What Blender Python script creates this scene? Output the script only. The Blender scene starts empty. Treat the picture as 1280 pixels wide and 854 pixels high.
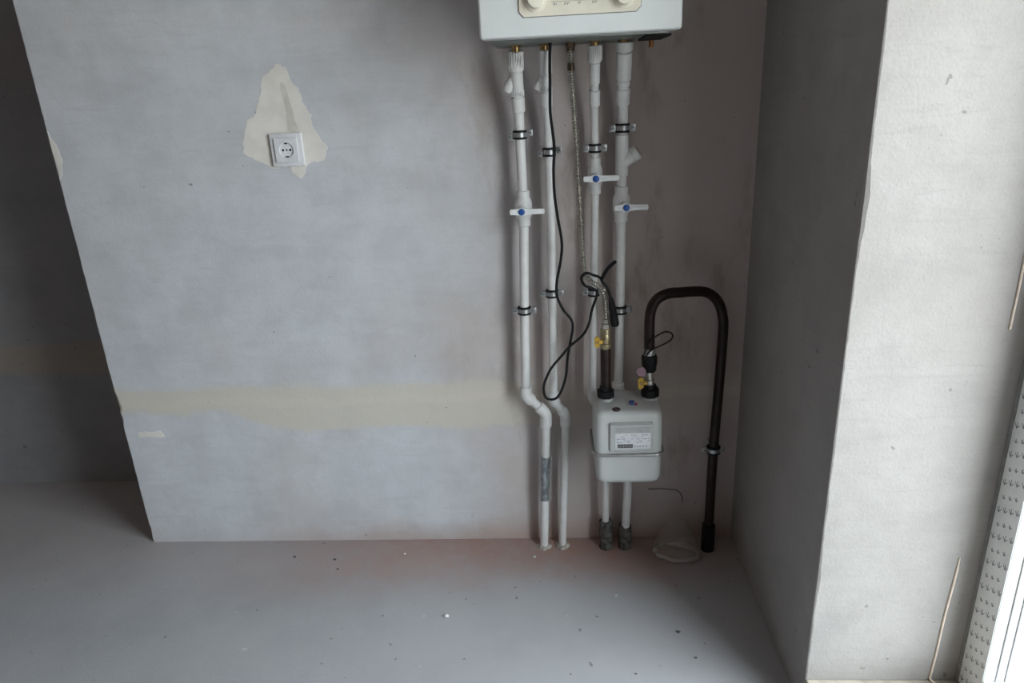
import bpy, bmesh, math, random
from mathutils import Vector, Matrix, noise
random.seed(4)
SC = bpy.context.scene
COL = SC.collection

# ------------------------------------------------------------------ camera
cam = bpy.data.cameras.new('camera')
cam.sensor_width = 36.0
cam.lens = 24.634
cam.clip_start = 0.02
co = bpy.data.objects.new('camera', cam)
COL.objects.link(co)
a_ = Vector((0.9976504, 0.04981121, -0.04703755))
b_ = Vector((0.02733372, 0.34016924, 0.93996689))
c_ = Vector((-0.06282161, 0.93904405, -0.33800846))
M_ = Matrix((a_, b_, -c_)).transposed().to_4x4()
M_.translation = Vector((0, -1.85, 1.3211))
co.matrix_world = M_
SC.camera = co

# ------------------------------------------------------------------ world, light, exposure
w = bpy.data.worlds.new('sky')
SC.world = w
w.use_nodes = True
nt = w.node_tree
nt.nodes.clear()
out = nt.nodes.new('ShaderNodeOutputWorld')
bg = nt.nodes.new('ShaderNodeBackground')
tc = nt.nodes.new('ShaderNodeTexCoord')
sp = nt.nodes.new('ShaderNodeSeparateXYZ')
rp = nt.nodes.new('ShaderNodeValToRGB')
mr = nt.nodes.new('ShaderNodeMapRange')
mr.inputs['From Min'].default_value = -1
rp.color_ramp.elements[0].position = 0.485
rp.color_ramp.elements[0].color = (0.50, 0.485, 0.46, 1)      # ground outside
rp.color_ramp.elements[1].position = 0.515
rp.color_ramp.elements[1].color = (0.88, 0.95, 1.0, 1)       # pale sky
nt.links.new(tc.outputs['Generated'], sp.inputs[0])
nt.links.new(sp.outputs['Z'], mr.inputs['Value'])
nt.links.new(mr.outputs[0], rp.inputs[0])
nt.links.new(rp.outputs[0], bg.inputs['Color'])
bg.inputs['Strength'].default_value = 2.6
nt.links.new(bg.outputs[0], out.inputs[0])

WX = 0.832                       # inner plane of the window wall
WY0, WY1 = -0.645, -2.05         # window opening along the wall
WZ0, WZ1 = 0.095, 2.20
pl = bpy.data.lights.new('window_daylight_portal', 'AREA')
pl.shape = 'RECTANGLE'
pl.size = WZ1 - WZ0
pl.size_y = WY0 - WY1
pl.cycles.is_portal = True
po = bpy.data.objects.new('window_daylight_portal', pl)
COL.objects.link(po)
po.matrix_world = Matrix.Translation((WX + 0.39, (WY0 + WY1) / 2, (WZ0 + WZ1) / 2)) @ Matrix.Rotation(math.radians(90), 4, 'Y')

vs = SC.view_settings
vs.view_transform = 'Standard'
vs.look = 'None'
vs.gamma = 1.0
vs.use_curve_mapping = False
vs.exposure = 2.35

# ------------------------------------------------------------------ materials
class NT:
    """small helper around a node tree"""
    def __init__(s, name, rough=0.8, metal=0.0, spec=0.4):
        s.m = bpy.data.materials.new(name)
        s.m.use_nodes = True
        s.t = s.m.node_tree
        s.b = s.t.nodes['Principled BSDF']
        s.b.inputs['Roughness'].default_value = rough
        s.b.inputs['Metallic'].default_value = metal
        s.b.inputs['Specular IOR Level'].default_value = spec
        s.tc = s.t.nodes.new('ShaderNodeTexCoord')
        s.P = s.tc.outputs['Object']
    def n(s, t): return s.t.nodes.new(t)
    def l(s, a, b): s.t.links.new(a, b)
    def noise(s, scale, detail=4, rough=0.55, sc=(1, 1, 1), dist=0.0, off=(0, 0, 0)):
        mp = s.n('ShaderNodeMapping')
        mp.inputs['Scale'].default_value = sc
        mp.inputs['Location'].default_value = off
        s.l(s.P, mp.inputs[0])
        nn = s.n('ShaderNodeTexNoise')
        nn.inputs['Scale'].default_value = scale
        nn.inputs['Detail'].default_value = detail
        nn.inputs['Roughness'].default_value = rough
        nn.inputs['Distortion'].default_value = dist
        s.l(mp.outputs[0], nn.inputs['Vector'])
        return nn.outputs['Fac']
    def ramp(s, v, p0, p1, v0=0.0, v1=1.0, smooth=True):
        r = s.n('ShaderNodeMapRange')
        if smooth: r.interpolation_type = 'SMOOTHSTEP'
        r.inputs['From Min'].default_value = p0
        r.inputs['From Max'].default_value = p1
        r.inputs['To Min'].default_value = v0
        r.inputs['To Max'].default_value = v1
        s.l(v, r.inputs['Value'])
        return r.outputs[0]
    def mix(s, f, A, B):
        x = s.n('ShaderNodeMix')
        x.data_type = 'RGBA'
        for v, k in ((f, 0), (A, 6), (B, 7)):
            if isinstance(v, (tuple, list)): x.inputs[k].default_value = (*v, 1) if len(v) == 3 else v
            elif isinstance(v, (int, float)): x.inputs[k].default_value = v
            else: s.l(v, x.inputs[k])
        return x.outputs[2]
    def math(s, op, A, B=0.0):
        x = s.n('ShaderNodeMath')
        x.operation = op
        for v, k in ((A, 0), (B, 1)):
            if isinstance(v, (int, float)): x.inputs[k].default_value = v
            else: s.l(v, x.inputs[k])
        return x.outputs[0]
    def xyz(s):
        q = s.n('ShaderNodeSeparateXYZ')
        s.l(s.P, q.inputs[0])
        return q.outputs
    def bump(s, h, strength, dist=0.002):
        bn = s.n('ShaderNodeBump')
        bn.inputs['Strength'].default_value = strength
        bn.inputs['Distance'].default_value = dist
        s.l(h, bn.inputs['Height'])
        s.l(bn.outputs[0], s.b.inputs['Normal'])
    def color(s, c):
        if isinstance(c, (tuple, list)): s.b.inputs['Base Color'].default_value = (*c, 1)
        else: s.l(c, s.b.inputs['Base Color'])

def simple(name, col, rough=0.5, metal=0.0, var=0.08, scale=60, spec=0.4, bump=0.0):
    k = NT(name, rough, metal, spec)
    f = k.noise(scale, 3)
    lo = tuple(max(0, c * (1 - var * 1.6)) for c in col)
    hi = tuple(min(1, c * (1 + var)) for c in col)
    k.color(k.mix(k.ramp(f, 0.3, 0.7), lo, hi))
    if bump: k.bump(f, bump)
    return k.m

def plaster(name, grey, warm, warm_x=None, band=False, pebble=0.25, seam=None):
    k = NT(name, 0.92, 0, 0.2)
    big = k.noise(1.6, 5, 0.6, off=(3.1, 0, 1.7))
    mid = k.noise(7.0, 5, 0.65)
    streak = k.noise(3.0, 6, 0.6, sc=(1.0, 1.0, 5.0), dist=0.6)
    fine = k.noise(180, 3, 0.6)
    dark = tuple(c * 0.90 for c in grey)
    lite = tuple(min(1, c * 1.08) for c in grey)
    c = k.mix(k.ramp(mid, 0.3, 0.7), dark, lite)
    c = k.mix(k.ramp(streak, 0.35, 0.72, 0, 0.55), c, lite)
    brush = k.noise(9.0, 4, 0.7, sc=(0.8, 0.8, 7.0), dist=1.0, off=(2, 0, 5))
    c = k.mix(k.ramp(brush, 0.5, 0.72, 0, 0.5), c, dark)
    grit = k.noise(60, 4, 0.75, off=(9, 1, 0))
    c = k.mix(k.ramp(grit, 0.55, 0.75, 0, 0.35), c, tuple(q * 0.82 for q in grey))
    c = k.mix(k.ramp(big, 0.48, 0.66, 0, 0.35), c, warm)
    X, Y, Z = k.xyz()[0:3]
    if warm_x is not None:
        e = k.math('ADD', X, k.math('MULTIPLY', k.math('SUBTRACT', big, 0.5), 0.5))
        c = k.mix(k.ramp(e, warm_x[0], warm_x[1], 0, 0.75), c, warm)
    if band:
        wob = k.math('MULTIPLY', k.math('SUBTRACT', k.noise(5, 5, 0.7, off=(0, 0, 9)), 0.5), 0.07)
        wob = k.math('ADD', wob, k.math('MULTIPLY', k.math('SUBTRACT', k.noise(22, 5, 0.75, sc=(0.6, 1, 1.6)), 0.5), 0.045))
        zz = k.math('ADD', Z, wob)
        low = k.ramp(X, -1.0, -0.84, 0.452, 0.392)
        hgt = k.math('SUBTRACT', zz, low)
        m = k.math('MULTIPLY', k.ramp(hgt, -0.010, 0.014), k.ramp(zz, 0.555, 0.520))
        m = k.math('MULTIPLY', m, k.ramp(mid, 0.2, 0.5, 0.65, 0.95))
        m = k.math('MULTIPLY', m, k.ramp(X, -0.22, 0.10, 1.0, 0.35))
        c = k.mix(k.math('MULTIPLY', m, 0.9), c, (0.63, 0.585, 0.515))
        # lighter trowel pass inside the band
        m2 = k.math('MULTIPLY', k.ramp(zz, 0.468, 0.474), k.ramp(zz, 0.505, 0.495))
        c = k.mix(k.math('MULTIPLY', m2, 0.35), c, (0.68, 0.63, 0.55))
        # brown smears
        sm = k.noise(4.0, 5, 0.7, sc=(1.3, 1, 0.5), off=(5, 2, 8))
        smx = k.ramp(X, -0.45, 0.05)
        c = k.mix(k.math('MULTIPLY', k.ramp(sm, 0.52, 0.68, 0, 0.55), smx), c, (0.25, 0.195, 0.15))
        # reddish dust along the foot of the wall
        dz = k.math('ADD', Z, k.math('MULTIPLY', mid, 0.05))
        dd = k.math('MULTIPLY', k.ramp(dz, 0.11, 0.025), k.ramp(X, -1.2, -0.4))
        c = k.mix(k.math('MULTIPLY', dd, 0.45), c, (0.38, 0.25, 0.20))
        # small dark nicks
    if seam:
        zq = k.math('ADD', Z, k.math('MULTIPLY', k.math('SUBTRACT', mid, 0.5), 0.05))
        mm = k.math('MULTIPLY', k.ramp(zq, seam[0], seam[0] + 0.02), k.ramp(zq, seam[1], seam[1] - 0.03))
        c = k.mix(k.math('MULTIPLY', mm, 0.5), c, (0.34, 0.28, 0.22))
    sp_ = k.noise(38, 2, 0.5, off=(7, 7, 7))
    c = k.mix(k.ramp(sp_, 0.735, 0.76, 0, 0.6), c, (0.16, 0.15, 0.14))
    k.color(c)
    h = k.math('ADD', k.math('MULTIPLY', fine, 0.5), k.math('MULTIPLY', mid, 1.6))
    k.bump(h, pebble, 0.004)
    return k.m

MAT = {}
MAT['wall'] = plaster('grey_plaster', (0.575, 0.59, 0.625), (0.52, 0.43, 0.395), (-0.45, 0.15), True)
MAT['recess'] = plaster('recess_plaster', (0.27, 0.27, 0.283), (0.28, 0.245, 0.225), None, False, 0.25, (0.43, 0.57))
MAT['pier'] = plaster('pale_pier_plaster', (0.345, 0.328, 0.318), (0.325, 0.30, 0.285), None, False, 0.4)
MAT['room'] = plaster('room_plaster', (0.50, 0.42, 0.37), (0.47, 0.385, 0.33), None, False)
MAT['ceiling'] = plaster('ceiling_plaster', (0.55, 0.49, 0.45), (0.52, 0.45, 0.41), None, False)
MAT['patch'] = simple('cream_filler', (0.78, 0.75, 0.71), 0.9, 0, 0.05, 14, 0.2, 0.15)

def floor_mat():
    k = NT('concrete_screed', 0.85, 0, 0.3)
    big = k.noise(1.3, 5, 0.6, off=(2, 4, 0))
    mid = k.noise(9, 5, 0.7)
    fine = k.noise(150, 3, 0.6)
    c = k.mix(k.ramp(big, 0.3, 0.7), (0.345, 0.35, 0.37), (0.42, 0.42, 0.44))
    c = k.mix(k.ramp(mid, 0.35, 0.75, 0, 0.3), c, (0.46, 0.455, 0.46))
    X, Y, Z = k.xyz()[0:3]
    yy = k.math('ADD', Y, k.math('MULTIPLY', k.math('SUBTRACT', big, 0.5), -0.45))
    red = k.math('MULTIPLY', k.ramp(yy, -0.34, -0.05), k.ramp(X, -1.25, -0.15, 0.2, 1.0))
    red = k.math('MULTIPLY', red, k.ramp(X, 0.55, 0.15, 0.35, 1.0))
    red = k.math('MULTIPLY', red, k.ramp(mid, 0.25, 0.65, 0.55, 1.0))
    c = k.mix(k.math('MULTIPLY', red, 0.9), c, (0.385, 0.235, 0.195))
    sp_ = k.noise(42, 2, 0.5, off=(1, 3, 7))
    c = k.mix(k.ramp(sp_, 0.725, 0.75, 0, 0.65), c, (0.14, 0.13, 0.125))
    sp2 = k.noise(36, 2, 0.5, off=(11, 3, 2))
    c = k.mix(k.ramp(sp2, 0.745, 0.77, 0, 0.5), c, (0.62, 0.61, 0.60))
    k.color(c)
    k.bump(k.math('ADD', fine, mid), 0.25, 0.003)
    return k.m
MAT['floor'] = floor_mat()
MAT['ledge'] = simple('raw_ledge', (0.50, 0.44, 0.37), 0.9, 0, 0.15, 30, 0.2, 0.3)
MAT['ppr'] = simple('white_polypropylene', (0.74, 0.735, 0.73), 0.42, 0, 0.04, 30, 0.45)
MAT['boiler'] = simple('white_enamel', (0.66, 0.685, 0.69), 0.32, 0, 0.02, 8, 0.5)
MAT['panel'] = simple('beige_panel_plastic', (0.70, 0.66, 0.56), 0.45, 0, 0.03, 20)
MAT['knob'] = simple('cream_knob_plastic', (0.76, 0.72, 0.62), 0.4, 0, 0.03, 20)
MAT['print'] = simple('grey_print', (0.22, 0.22, 0.22), 0.6)
MAT['bottom'] = simple('zinc_bottom_plate', (0.22, 0.25, 0.235), 0.45, 0.6, 0.1, 20)
MAT['brass'] = simple('aged_brass', (0.42, 0.28, 0.13), 0.35, 0.9, 0.2, 60)
MAT['copper'] = simple('copper_stub', (0.45, 0.20, 0.09), 0.35, 0.9, 0.2, 60)
MAT['steel'] = simple('galvanised_steel', (0.46, 0.47, 0.48), 0.40, 0.85, 0.15, 90)
MAT['hose'] = simple('stainless_hose', (0.50, 0.48, 0.44), 0.36, 0.9, 0.1, 60)
MAT['rubber'] = simple('black_rubber', (0.010, 0.010, 0.011), 0.6, 0, 0.2, 60, 0.25)
MAT['cable'] = simple('black_cable_jacket', (0.009, 0.009, 0.010), 0.5, 0, 0.2, 60, 0.25)
MAT['blue'] = simple('blue_cap_plastic', (0.02, 0.085, 0.32), 0.4)
MAT['lever'] = simple('white_lever_plastic', (0.80, 0.81, 0.82), 0.38, 0, 0.02, 30)
MAT['brown'] = simple('brown_gas_paint', (0.024, 0.012, 0.011), 0.42, 0, 0.3, 40, 0.3)
MAT['blackpaint'] = simple('black_steel', (0.009, 0.009, 0.010), 0.55, 0, 0.3, 70, 0.25, 0.2)
MAT['yellow'] = simple('yellow_handle', (0.55, 0.34, 0.04), 0.45, 0, 0.15, 60)
MAT['pink'] = simple('pink_seal_plastic', (0.36, 0.23, 0.28), 0.5, 0, 0.1, 60)
MAT['meter'] = simple('meter_grey_enamel', (0.53, 0.545, 0.54), 0.36, 0, 0.03, 12, 0.5)
MAT['meterframe'] = simple('meter_index_housing', (0.50, 0.51, 0.51), 0.3, 0, 0.05, 20)
MAT['flange'] = simple('meter_seam_band', (0.40, 0.395, 0.39), 0.35, 0.6, 0.1, 40)
MAT['label'] = simple('meter_faceplate', (0.70, 0.71, 0.74), 0.5, 0, 0.03, 20)
MAT['digit'] = simple('counter_black', (0.03, 0.03, 0.035), 0.4)
MAT['white'] = simple('white_print', (0.75, 0.75, 0.75), 0.5)
MAT['sealbrown'] = simple('brown_seal', (0.05, 0.03, 0.03), 0.5)
MAT['sealblue'] = simple('blue_sticker', (0.04, 0.07, 0.22), 0.5)
MAT['sealred'] = simple('red_sticker', (0.40, 0.06, 0.10), 0.5)
MAT['sleeve'] = simple('cement_sleeve', (0.115, 0.11, 0.105), 0.95, 0, 0.35, 60, 0.1, 0.6)
MAT['mortar'] = simple('mortar_crumbs', (0.44, 0.41, 0.38), 0.95, 0, 0.2, 80, 0.1, 0.5)
MAT['socket'] = simple('white_socket_plastic', (0.74, 0.745, 0.78), 0.35, 0, 0.02, 30)
MAT['hole'] = simple('dark_contact_hole', (0.01, 0.01, 0.012), 0.6)
MAT['pvc'] = simple('white_window_pvc', (0.82, 0.83, 0.83), 0.35, 0, 0.02, 20, 0.5)
MAT['film'] = simple('pale_protective_film', (0.88, 0.895, 0.895), 0.45, 0, 0.03, 30)
MAT['filmprint'] = simple('film_print', (0.27, 0.28, 0.31), 0.6)
MAT['gasket'] = simple('grey_gasket', (0.30, 0.30, 0.30), 0.6)
MAT['cream'] = simple('sun_sliver', (0.86, 0.74, 0.62), 0.55, 0, 0.05, 60)  # colour of the modelled sunlight slivers on the pier
MAT['crumb'] = simple('plaster_crumb', (0.66, 0.65, 0.63), 0.9, 0, 0.1, 60)
MAT['darkcrumb'] = simple('dark_crumb', (0.09, 0.085, 0.08), 0.9, 0, 0.2, 60)

def foil_mat():
    k = NT('grey_foil_tape', 0.35, 0.75)
    f = k.noise(60, 4, 0.7, sc=(1, 1, 0.5))
    k.color(k.mix(k.ramp(f, 0.35, 0.65), (0.16, 0.18, 0.20), (0.50, 0.54, 0.56)))
    k.bump(f, 0.8, 0.004)
    return k.m
MAT['foil'] = foil_mat()

def thin_clear(name, tint, face, haze):
    m = bpy.data.materials.new(name)
    m.use_nodes = True
    t = m.node_tree
    t.nodes.clear()
    o = t.nodes.new('ShaderNodeOutputMaterial')
    tr = t.nodes.new('ShaderNodeBsdfTransparent')
    tr.inputs[0].default_value = (*tint, 1)
    gl = t.nodes.new('ShaderNodeBsdfGlossy')
    gl.inputs['Roughness'].default_value = 0.02 if not haze else 0.25
    lw = t.nodes.new('ShaderNodeLayerWeight')
    pw = t.nodes.new('ShaderNodeMath'); pw.operation = 'POWER'; pw.inputs[1].default_value = 5
    t.links.new(lw.outputs['Facing'], pw.inputs[0])
    fr = t.nodes.new('ShaderNodeMath'); fr.operation = 'MULTIPLY_ADD'
    fr.inputs[1].default_value = 0.9; fr.inputs[2].default_value = 0.04
    t.links.new(pw.outputs[0], fr.inputs[0])
    mx = t.nodes.new('ShaderNodeMixShader')
    t.links.new(fr.outputs[0], mx.inputs[0])
    t.links.new(tr.outputs[0], mx.inputs[1])
    t.links.new(gl.outputs[0], mx.inputs[2])
    last = mx
    if haze:
        df = t.nodes.new('ShaderNodeBsdfDiffuse')
        df.inputs[0].default_value = (*face, 1)
        nz = t.nodes.new('ShaderNodeTexNoise')
        nz.inputs['Scale'].default_value = 40
        r = t.nodes.new('ShaderNodeMapRange')
        r.inputs['To Min'].default_value = haze * 0.6
        r.inputs['To Max'].default_value = haze * 1.4
        m2 = t.nodes.new('ShaderNodeMixShader')
        t.links.new(nz.outputs['Fac'], r.inputs['Value'])
        t.links.new(r.outputs[0], m2.inputs[0])
        t.links.new(mx.outputs[0], m2.inputs[1])
        t.links.new(df.outputs[0], m2.inputs[2])
        last = m2
    t.links.new(last.outputs[0], o.inputs[0])
    return m
MAT['glass'] = thin_clear('window_glass', (0.95, 0.97, 0.97), (1, 1, 1), 0)
MAT['bag'] = thin_clear('clear_plastic_film', (0.95, 0.95, 0.95), (0.60, 0.57, 0.55), 0.17)

# ------------------------------------------------------------------ mesh helpers (all in world metres)
class MB:
    def __init__(s): s.v = []; s.f = []
    def add(s, vs, fs):
        o = len(s.v)
        s.v += [Vector(p) for p in vs]
        s.f += [[i + o for i in f] for f in fs]
        return s
    def box(s, x0, x1, y0, y1, z0, z1, bev=0.0, seg=2):
        if x0 > x1: x0, x1 = x1, x0
        if y0 > y1: y0, y1 = y1, y0
        if z0 > z1: z0, z1 = z1, z0
        bm = bmesh.new()
        bmesh.ops.create_cube(bm, size=1)
        for v in bm.verts:
            v.co = Vector(((x0 + x1) / 2 + v.co.x * (x1 - x0), (y0 + y1) / 2 + v.co.y * (y1 - y0), (z0 + z1) / 2 + v.co.z * (z1 - z0)))
        if bev: bmesh.ops.bevel(bm, geom=bm.edges[:], offset=bev, segments=seg, profile=0.5, affect='EDGES')
        return s.bm(bm)
    def bm(s, bm):
        bm.verts.index_update()
        s.add([v.co.copy() for v in bm.verts], [[v.index for v in f.verts] for f in bm.faces])
        bm.free()
        return s
    def tube(s, pts, r, seg=14, caps=True, squash=None):
        pts = [Vector(p) for p in pts]
        n = len(pts)
        rs = r if isinstance(r, (list, tuple)) else [r] * n
        tang = []
        for i in range(n):
            d = pts[min(i + 1, n - 1)] - pts[max(i - 1, 0)]
            tang.append(d.normalized())
        up = Vector((0, 0, 1)) if abs(tang[0].z) < 0.9 else Vector((1, 0, 0))
        u = (up - tang[0] * up.dot(tang[0])).normalized()
        vs, fs = [], []
        for i in range(n):
            t = tang[i]
            u = (u - t * u.dot(t))
            u.normalize()
            v = t.cross(u)
            for k in range(seg):
                a = 2 * math.pi * k / seg
                vs.append(pts[i] + (u * math.cos(a) + v * math.sin(a)) * rs[i])
        for i in range(n - 1):
            for k in range(seg):
                k2 = (k + 1) % seg
                fs.append([i * seg + k, i * seg + k2, (i + 1) * seg + k2, (i + 1) * seg + k])
        if caps:
            fs.append([k for k in range(seg)][::-1])
            fs.append([(n - 1) * seg + k for k in range(seg)])
        return s.add(vs, fs)
    def lathe(s, A, d, prof, seg=20, hexed=False):
        """profile of (distance along d, radius) from A"""
        A = Vector(A); d = Vector(d).normalized()
        up = Vector((0, 0, 1)) if abs(d.z) < 0.9 else Vector((0, 1, 0))
        u = (up - d * up.dot(d)).normalized()
        v = d.cross(u)
        vs, fs = [], []
        for h, r in prof:
            for k in range(seg):
                a = 2 * math.pi * (k + 0.5) / seg
                vs.append(A + d * h + (u * math.cos(a) + v * math.sin(a)) * max(r, 1e-5))
        n = len(prof)
        for i in range(n - 1):
            for k in range(seg):
                k2 = (k + 1) % seg
                fs.append([i * seg + k, i * seg + k2, (i + 1) * seg + k2, (i + 1) * seg + k])
        fs.append(list(range(seg))[::-1])
        fs.append([(n - 1) * seg + k for k in range(seg)])
        return s.add(vs, fs)
    def prism(s, outline, z0, z1, axis='Y'):
        """outline (x,z) extruded along Y"""
        n = len(outline)
        vs = [(x, z0, z) for x, z in outline] + [(x, z1, z) for x, z in outline]
        fs = [[i, (i + 1) % n, n + (i + 1) % n, n + i] for i in range(n)]
        fs += [list(range(n))[::-1], list(range(n, 2 * n))]
        return s.add(vs, fs)

ORI = {}
def obj(name, mb, mat, parent=None, smooth=True, ang=35):
    me = bpy.data.meshes.new(name)
    L = ORI.get(parent.name, Vector()) if parent else Vector()
    me.from_pydata([tuple(p - L) for p in mb.v], [], mb.f)
    bm = bmesh.new(); bm.from_mesh(me)
    bmesh.ops.recalc_face_normals(bm, faces=bm.faces)
    bm.to_mesh(me); bm.free()
    if smooth:
        me.shade_smooth()
        try: me.set_sharp_from_angle(angle=math.radians(ang))
        except Exception: pass
    me.materials.append(MAT[mat] if isinstance(mat, str) else mat)
    o = bpy.data.objects.new(name, me)
    COL.objects.link(o)
    if parent:
        o.parent = parent
        ORI[o.name] = L
    return o
def thing(name, loc, label, cat, group=None):
    o = bpy.data.objects.new(name, None)
    o.empty_display_size = 0.05
    COL.objects.link(o)
    o.location = loc
    ORI[o.name] = Vector(loc)
    return tag(o, label, cat, group)
def tag(o, label, cat, group=None):
    o['label'] = label; o['category'] = cat
    if group: o['group'] = group
    return o
def struct(o):
    o['kind'] = 'structure'
    return o
def fillet(pts, r, n=7):
    pts = [Vector(p) for p in pts]
    res = [pts[0]]
    for i in range(1, len(pts) - 1):
        a, b, c = pts[i - 1], pts[i], pts[i + 1]
        d1 = (a - b).normalized(); d2 = (c - b).normalized()
        k = min(r, (a - b).length * 0.48, (c - b).length * 0.48)
        p, q = b + d1 * k, b + d2 * k
        for j in range(n + 1):
            t = j / n
            res.append(p * (1 - t) ** 2 + b * 2 * t * (1 - t) + q * t * t)
    res.append(pts[-1])
    return res
def crom(pts, n=6):
    pts = [Vector(p) for p in pts]
    P = [pts[0] * 2 - pts[1]] + pts + [pts[-1] * 2 - pts[-2]]
    res = []
    for i in range(1, len(P) - 2):
        a, b, c, d = P[i - 1:i + 3]
        for j in range(n):
            t = j / n
            res.append(0.5 * ((2 * b) + (c - a) * t + (2 * a - 5 * b + 4 * c - d) * t * t + (3 * b - a - 3 * c + d) * t ** 3))
    res.append(pts[-1])
    return res
def resample(pts, step):
    res = [pts[0]]; acc = 0
    for i in range(1, len(pts)):
        a, b = pts[i - 1], pts[i]
        L = (b - a).length; s = step - acc
        while s <= L:
            res.append(a.lerp(b, s / L)); s += step
        acc = (acc + L) % step
    return res

# ------------------------------------------------------------------ the room
XL, XP, PY = -1.318, 0.517, -0.6436
RX0, RY0, RZ = -3.9, -4.6, 2.68
YB = 0.38

# floor
m = MB(); m.box(RX0, 1.21, RY0, 0.6, -0.12, 0.0)
struct(obj('floor', m, 'floor', smooth=False))
m = MB(); m.box(RX0 - 0.2, 1.23, RY0 - 0.2, 0.8, RZ, RZ + 0.15)
struct(obj('ceiling', m, 'ceiling', smooth=False))

# main wall: a block whose left edge is slightly chipped
def ragged_block(x_edge, y_edge, x_far, y_far, chips, seed, amp=0.0016, zt=RZ):
    """block with one rough vertical arris at (x_edge, y_edge); the two faces run to x_far and y_far"""
    zs = [0.0]
    z = 0.0
    rnd = random.Random(seed)
    while z < zt - 0.02:
        z += rnd.uniform(0.010, 0.028)
        zs.append(min(z, zt))
    zs[-1] = zt
    sx = 1 if x_far > x_edge else -1
    sy = 1 if y_far > y_edge else -1
    vs, fs = [], []
    for z in zs:
        d = rnd.uniform(0.0, amp) + 0.0012 * noise.noise(Vector((seed, 0, z * 9)))
        for cz, ch, cd in chips:
            d += cd * math.exp(-((z - cz) / ch) ** 2)
        b = 0.0025 + max(0, d)
        vs += [(x_far, y_edge, z), (x_edge + sx * b, y_edge, z), (x_edge + sx * b * 0.3, y_edge + sy * b * 0.3, z), (x_edge, y_edge + sy * b, z), (x_edge, y_far, z), (x_far, y_far, z)]
    n = 6
    for i in range(len(zs) - 1):
        for k in range(n):
            fs.append([i * n + k, i * n + (k + 1) % n, (i + 1) * n + (k + 1) % n, (i + 1) * n + k])
    fs.append(list(range(n))[::-1]); fs.append([(len(zs) - 1) * n + k for k in range(n)])
    return MB().add(vs, fs)
wb = struct(obj('wall_back', ragged_block(XL, 0.0, XP + 0.2, 0.55, [(0.79, 0.010, 0.006), (0.50, 0.02, 0.006), (0.475, 0.012, 0.008), (0.44, 0.01, 0.005), (0.05, 0.02, 0.003)], 3), 'wall', smooth=False))
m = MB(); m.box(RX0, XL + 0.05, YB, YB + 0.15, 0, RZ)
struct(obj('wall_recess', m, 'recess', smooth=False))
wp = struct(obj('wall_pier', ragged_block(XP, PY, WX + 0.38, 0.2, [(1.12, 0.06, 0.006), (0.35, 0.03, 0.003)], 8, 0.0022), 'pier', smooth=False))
m = MB(); m.box(RX0 - 0.15, RX0, RY0, YB + 0.15, 0, RZ)
struct(obj('wall_left', m, 'room', smooth=False))
m = MB(); m.box(RX0 - 0.15, 1.21, RY0 - 0.15, RY0, 0, RZ)
struct(obj('wall_front', m, 'room', smooth=False))
# window wall round the opening
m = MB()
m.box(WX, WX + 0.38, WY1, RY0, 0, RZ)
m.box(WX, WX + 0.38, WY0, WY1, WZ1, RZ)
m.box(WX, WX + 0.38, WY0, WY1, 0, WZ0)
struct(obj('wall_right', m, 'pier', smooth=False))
# low raised ledge under the window, flush with the pier's side
m = MB(); m.box(XP + 0.002, WX, PY, -2.75, 0, 0.092, 0.003)
struct(obj('trim_1', m, 'ledge', smooth=False))

# cream filler patches on the main wall
def patch(name, outline, depth, sub=7, amp=0.006, seed=0):
    pts = []
    n = len(outline)
    for i in range(n):
        a = Vector((*outline[i], 0)); b = Vector((*outline[(i + 1) % n], 0))
        for j in range(sub):
            p = a.lerp(b, j / sub)
            q = noise.noise_vector(Vector((p.x * 30, p.y * 30, seed)))
            q2 = noise.noise_vector(Vector((p.x * 90, p.y * 90, seed + 5)))
            pts.append((p.x + q.x * amp + q2.x * amp * 0.5, p.y + q.y * amp + q2.y * amp * 0.5))
    return obj(name, MB().prism(pts, 0.001, -depth), 'patch', wb, smooth=False)
patch('filler_patch', [(-0.6852, 1.4093), (-0.6522, 1.3853), (-0.6236, 1.3309), (-0.6046, 1.2623), (-0.5796, 1.2017), (-0.5875, 1.1758), (-0.6194, 1.1609), (-0.640, 1.150), (-0.6583, 1.1297), (-0.685, 1.1514), (-0.7345, 1.1637), (-0.7662, 1.1794), (-0.8038, 1.1972), (-0.7824, 1.2801), (-0.7498, 1.2981), (-0.7389, 1.3363), (-0.7123, 1.3826)], 0.0009, 7, 0.011)
patch('filler_patch', [(-1.314, 1.275), (-1.2982, 1.2328), (-1.2936, 1.2018), (-1.306, 1.165), (-1.314, 1.15)], 0.0008, 5, 0.004, 3)
patch('filler_patch', [(-1.2768, 0.3974), (-1.2067, 0.3959), (-1.1978, 0.3784), (-1.2769, 0.3747)], 0.0008, 6, 0.008, 6)
# older darker filler inside the big patch where the cable was chased in
pts = [(-0.676, 1.365), (-0.664, 1.362), (-0.655, 1.30), (-0.645, 1.25), (-0.660, 1.246), (-0.676, 1.25), (-0.672, 1.30)]
MAT['patch2'] = simple('greyer_filler', (0.67, 0.645, 0.595), 0.9, 0, 0.08, 20, 0.2, 0.2)
o = patch('filler_streak', pts, 0.0012, 5, 0.004, 9)
o.data.materials[0] = MAT['patch2']

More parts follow.
